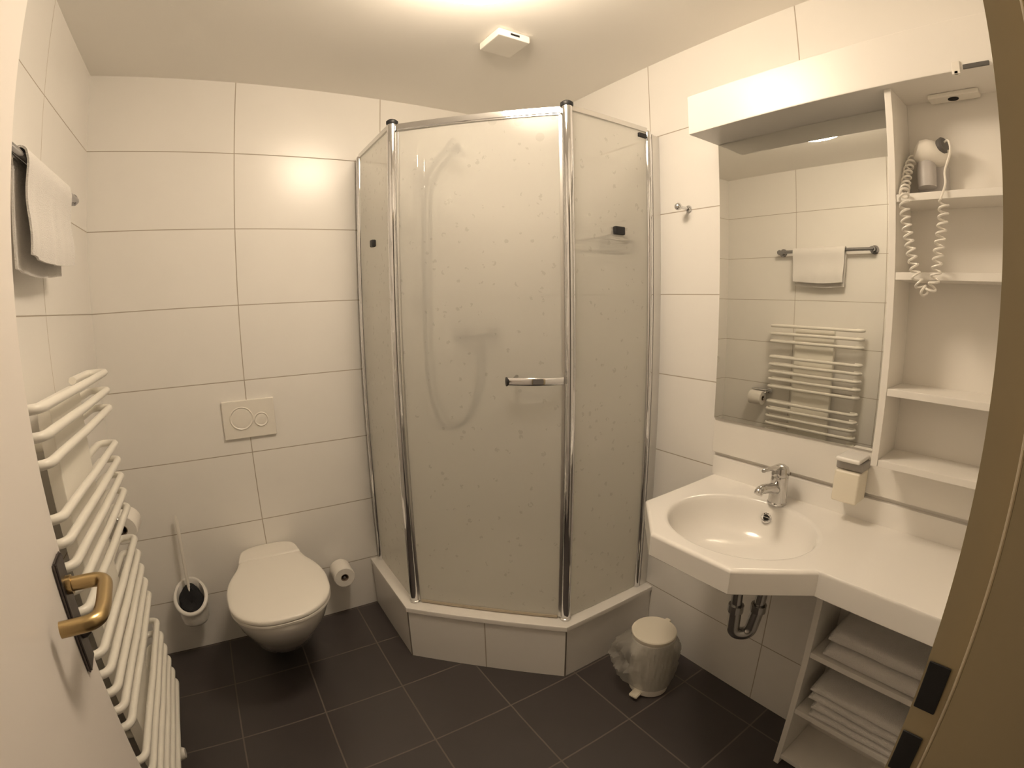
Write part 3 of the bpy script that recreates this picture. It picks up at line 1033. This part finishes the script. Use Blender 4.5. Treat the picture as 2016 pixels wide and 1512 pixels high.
def outer(z, sh):
    return [Vector((*hitpoly(a, sh), z)) for a in angs]
def ell(s, z):
    out = []
    for a in angs:
        r_ = 1 / math.sqrt((math.cos(a) / bax) ** 2 + (math.sin(a) / bay) ** 2)
        out.append(Vector((bcx + r_ * s * math.cos(a), bcy + r_ * s * math.sin(a), z)))
    return out
q = MB().rings([ell(.16, ZU - .075), ell(.45, ZU - .07), ell(.8, ZU - .04), ell(.98, ZU - .001), ell(1.02, ZU), outer(ZU, .003), outer(ZU + .003, 0), outer(ZB - .010, 0), outer(ZB - .006, .0012), outer(ZB - .003, .0035), outer(ZB - .0008, .007), outer(ZB, .011),
                ell(1.06, ZB), ell(1.02, ZB - .0012), ell(.995, ZB - .005), ell(.975, ZB - .014), ell(.955, ZB - .03), ell(.925, ZB - .055), ell(.87, ZB - .082), ell(.77, ZB - .106), ell(.62, ZB - .121), ell(.42, ZB - .129), ell(.24, ZB - .132), ell(.12, ZB - .134)])
q.box(XB + .001, W - .0008, YE, -1.158, ZB - .001, .898, .002)
build('counter', q, M['cast'], wb, angle=32)
q = MB()
ov = Vector((bcx + bax * .925, bcy + .014, ZB - .046))
axo = Vector((-.78, -.22, .58)).normalized()
q.lathe([(.0100, .003), (.0145, .005), (.0172, .002), (.0172, -.008)], ov, axis=axo, n=28)
orr = build('overflow_ring', q, M['chrome'], wb)
q = MB().lathe([(0, .0022), (.0103, .0022)], ov, axis=axo, n=20)
build('overflow_hole', q, M['hole'], orr, fix=False)
q = MB()
pa = Vector((0, 1, 0))
q.tube([ov + axo * .0035 - pa * .0108, ov + axo * .0035 + pa * .0108], .0014, 8)
build('crossbar', q, M['chrome'], orr)
build('drain', MB().lathe([(0, .004), (.022, .004), (.028, .002), (.030, -.001), (.026, -.004)], (bcx, bcy, ZB - .1335), n=28), M['chrome'], wb)

fa = thing('basin_faucet', 'chrome single-lever tap on the washbasin', 'faucet', (1.845, -1.450, ZB))
fx_, fy_ = 1.845, -1.450
q = MB().lathe([(0, 0), (.030, 0), (.030, .004), (.0275, .007), (.0268, .05), (.0262, .084), (.0245, .0885), (0, .0885)], (fx_, fy_, ZB + .0003), n=32)
build('body', q, M['tap'], fa)
q = MB().tube(catmull([(fx_ - .012, fy_, ZB + .046), (fx_ - .05, fy_, ZB + .060), (fx_ - .095, fy_, ZB + .070), (fx_ - .118, fy_, ZB + .071), (fx_ - .127, fy_, ZB + .062)], 5), [.0165] * 6 + [.0145] * 6 + [.0130] * 6 + [.0125] * 3, 18)
build('spout', q, M['tap'], fa)
q = MB().lathe([(0, 0), (.0240, 0), (.0272, .003), (.0268, .016), (.0235, .027), (.014, .033), (0, .035)], (fx_, fy_, ZB + .0885), axis=(-.06, 0, 1), n=32)
q.tube(catmull([(fx_ - .010, fy_, ZB + .111), (fx_ - .05, fy_, ZB + .122), (fx_ - .092, fy_, ZB + .128), (fx_ - .112, fy_, ZB + .128)], 5), [.0085] * 6 + [.0065] * 5 + [.006] * 4 + [.005], 14)
build('lever', q, M['tap'], fa)

tp = thing('basin_trap', 'chrome drain trap hanging below the washbasin', 'drain trap', (1.66, -1.47, .5))
build('tailpipe', MB().tube([(1.655, -1.462, ZU - .0756), (1.655, -1.466, .54)], .0165, 18), M['dull'], tp)
q = MB().lathe([(.017, -.012), (.0235, -.012), (.0235, .012), (.017, .012)], (1.655, -1.466, .552), n=12)
build('slip_nut', q, M['dull'], tp, angle=20)
ub = fillet([(1.655, -1.466, .542), (1.655, -1.468, .462), (1.690, -1.505, .462), (1.700, -1.515, .55)], .05, 10)
build('bend', MB().tube(ub, .019, 18), M['dull'], tp)
q = MB().lathe([(.017, -.012), (.0235, -.012), (.0235, .012), (.017, .012)], (1.7, -1.515, .556), n=12)
build('slip_nut', q, M['dull'], tp, angle=20)
build('wall_arm', MB().tube(fillet([(1.70, -1.515, .55), (1.705, -1.52, .645), (1.79, -1.575, .665), (W - .0005, -1.615, .665)], .045, 8), .016, 18), M['dull'], tp)
q = MB().lathe([(0, 0), (.034, 0), (.034, .005), (.018, .012)], (W - .0006, -1.615, .665), axis=(-1, 0, 0), n=24)
build('wall_rosette', q, M['dull'], tp)

sd = thing('soap_dispenser', 'white soap dispenser on the board beside the tap', 'soap dispenser', (1.87, -1.65, .89))
q = MB().box(1.838, XB - .0006, -1.688, -1.615, .893, .983, .006, 3)
build('reservoir', q, M['cream'], sd).__setitem__('label', 'cream translucent reservoir')
q = MB().box(1.850, XB - .0006, -1.690, -1.613, .9835, 1.010, .005, 3)
build('pump_housing', q, M['grey'], sd).__setitem__('label', 'grey pump housing')
q = MB().box(1.828, XB - .0006, -1.686, -1.617, 1.0105, 1.023, .005, 3)
build('push_cap', q, M['white'], sd).__setitem__('label', 'white cap')

# ================================================================== TOWEL CABINET UNDER THE COUNTER
tc = thing('towel_cabinet', 'open white cabinet with towels under the counter', 'cabinet', (1.83, -1.86, 0))
XF = 1.738
build('side_panel', MB().box(XF, W - .0012, -1.684, -1.666, .0008, ZU - .0006, .0015), M['board'], tc)
build('side_panel', MB().box(XF, W - .0012, YE, YE + .018, .0008, ZU - .0006, .0015), M['board'], tc)
build('back_board', MB().box(W - .012, W - .0012, YE + .0185, -1.6845, .0008, ZU - .0006), M['board'], tc)
for z in (.448, .232, .03):
    build('shelf', MB().box(XF + .001, W - .0125, YE + .0185, -1.6845, z, z + .018, .0015), M['board'], tc)
build('plinth', MB().box(XF + .03, XF + .045, YE + .0185, -1.6845, .0008, .0295), M['board'], tc)

def folded_towel(x0, x1, y0, y1, z0, layers, lt, seed, roll=.0):
    """terry towel folded into layers; the folds face the room (low x)"""
    q = MB()
    n, m_ = 26, 14
    for k in range(layers):
        za, zb = z0 + k * lt, z0 + (k + 1) * lt
        xa = x0 + rnd.uniform(-.004, .006)
        ya, yb = y0 + rnd.uniform(0, .006), y1 - rnd.uniform(0, .006)
        rings_ = []
        for i in range(n + 1):
            y = ya + (yb - ya) * i / n
            edge = min(i, n - i) / n
            sag = .004 * math.sin(i / n * PI)
            f = min(1, .55 + edge * 6)
            hz_ = (zb - za) / 2 * .985 * f
            zc = (za + zb) / 2 - (1 - f) * (zb - za) / 2 * .6
            ring = []
            for j_ in range(2 * m_):
                a = PI * 2 * j_ / (2 * m_)
                c, s = math.cos(a), math.sin(a)
                px = (xa + x1) / 2 - math.copysign(abs(c) ** .28, c) * (x1 - xa) / 2
                pz = zc + math.copysign(abs(s) ** .75, s) * hz_
                ring.append(Vector((px, y, pz)))
            rings_.append(ring)
        q.rings(rings_)
    for v in q.v:
        p = Vector((v.x * 9, v.y * 9, v.z * 22 + seed))
        v += Vector(noise.noise_vector(p)) * .0045
        v.z = max(v.z, z0 + .0008)
    return q
XT = XF + .006
TL = 'folded white towels under the counter'
for nm, args in (('top of the two on the upper shelf', (XT + .006, W - .02, -2.02, -1.716, .467 + .047, 1, .045, 3)),
                 ('bottom of the two on the upper shelf', (XT, W - .02, -2.022, -1.712, .467, 1, .046, 5)),
                 ('top of the two on the lower shelf', (XT - .002, W - .02, -2.022, -1.706, .251 + .052, 2, .029, 8)),
                 ('bottom of the two on the lower shelf', (XT - .006, W - .02, -2.022, -1.726, .251, 2, .0255, 11))):
    o = build('folded_towel', folded_towel(*args), M['towel'], angle=75)
    tag(o, 'folded white towel in the cabinet, ' + nm, 'towel', TL)

# ================================================================== COAT HOOK
hk = thing('robe_hook', 'small chrome robe hook on the tiles left of the mirror', 'hook', (W, -1.0, 1.757))
ky, kz = -1.008, 1.756
build('rosette', MB().lathe([(0, 0), (.013, 0), (.013, .004), (.010, .009), (.006, .012)], (W - .0005, ky, kz), axis=(-1, 0, 0), n=24), M['chrome'], hk)
build('stem', MB().tube([(W - .008, ky, kz), (W - .045, ky + .004, kz + .002)], .0055, 12), M['chrome'], hk)
bmk = bmesh.new()
bmesh.ops.create_uvsphere(bmk, u_segments=20, v_segments=12, radius=.0135)
build('knob', MB().from_bm(bmk, Matrix.Translation((W - .054, ky + .005, kz + .002))), M['chrome'], hk)

# ================================================================== PEDAL BIN
bx, by = 1.695, -1.138
pb = thing('pedal_bin', 'small white pedal bin on the floor beside the shower', 'bin', (bx, by, 0))
build('body', MB().lathe([(0, .001), (.068, .001), (.074, .006), (.077, .03), (.079, .15), (.080, .235), (.081, .236), (.081, .249), (.076, .249)], (bx, by, 0), n=40), M['plastic'], pb)
build('lid', MB().lathe([(0, .2495), (.081, .2495), (.083, .253), (.083, .262), (.080, .2655), (.06, .2685), (0, .270)], (bx, by, 0), n=40), M['cream'], pb).__setitem__('label', 'cream flat lid')
hd_ = Vector((.75, -.66, 0)).normalized()
q = MB()
hp = Vector((bx, by, .256)) + Vector((1, .12, 0)).normalized() * .080
q.box(hp.x - .016, hp.x + .016, hp.y - .010, hp.y + .012, .236, .264, .004)
build('hinge', q, M['cream'], pb)
pd = Vector((-.98, -.20, 0)).normalized()
sd_ = Vector((-pd.y, pd.x, 0))
bm_ = bmesh.new()
bmesh.ops.create_cube(bm_, size=1)
for v in bm_.verts:
    v.co = Vector((v.co.x * .05, v.co.y * .034, v.co.z * .012))
bmesh.ops.bevel(bm_, geom=bm_.edges[:], offset=.003, segments=2, affect='EDGES')
pc = Vector((bx, by, .020)) + pd * .086
mm = Matrix.Translation(pc) @ Matrix(((pd.x, sd_.x, 0, 0), (pd.y, sd_.y, 0, 0), (0, 0, 1, 0), (0, 0, 0, 1)))
build('pedal', MB().from_bm(bm_, mm), M['cream'], pb).__setitem__('label', 'cream pedal')

# liner pulled over the rim, ballooning to the shower side
def liner():
    q = MB()
    n = 120
    rr = []
    hs_ = [(.2445, .0825, 0), (.240, .0835, .15), (.234, .084, .4), (.226, .0845, .7), (.214, .085, 1.0), (.20, .0855, 1.15), (.182, .086, 1.25), (.163, .0865, 1.28), (.144, .087, 1.25), (.125, .087, 1.15), (.105, .087, .98), (.086, .0865, .75), (.068, .0855, .5), (.052, .084, .25), (.040, .0825, .08)]
    for z, r0, bulge in hs_:
        ring = []
        for k in range(n):
            a = 2 * PI * k / n
            dg_ = math.degrees(a)
            lobe = math.exp(-((dg_ - 138 + 180) % 360 - 180) ** 2 / (2 * 27 ** 2)) * .052
            lobe += math.exp(-((dg_ - 178 + 180) % 360 - 180) ** 2 / (2 * 18 ** 2)) * .016
            lobe += math.exp(-((dg_ + 42 + 180) % 360 - 180) ** 2 / (2 * 22 ** 2)) * .014
            p = Vector((math.cos(a) * 2.0, math.sin(a) * 2.0, z * 14))
            fold = 1 - abs(noise.noise(p * 2.1)) * 2.4                   # creased ridges
            fold2 = 1 - abs(noise.noise(p * 4.3 + Vector((7, 3, 1)))) * 2.4
            cr = (fold * .010 + fold2 * .006) * (.45 + lobe * 16) - .002
            r = max(.0815, r0 + (lobe * (.75 + .5 * noise.noise(p * 1.3)) + cr) * bulge)
            ring.append(Vector((bx + r * math.cos(a), by + r * math.sin(a), max(.012, z + .010 * bulge * noise.noise(p * 2.7) - lobe * .3 * bulge))))
        rr.append(ring)
    q.rings(rr, False, False)
    return q
lo = build('bin_liner', liner(), M['bag'], angle=50)
tag(lo, 'clear plastic bin liner folded out over the pedal bin', 'bin bag')

# drop the builder's own bookkeeping
for o in bpy.data.objects:
    if '_at' in o:
        del o['_at']
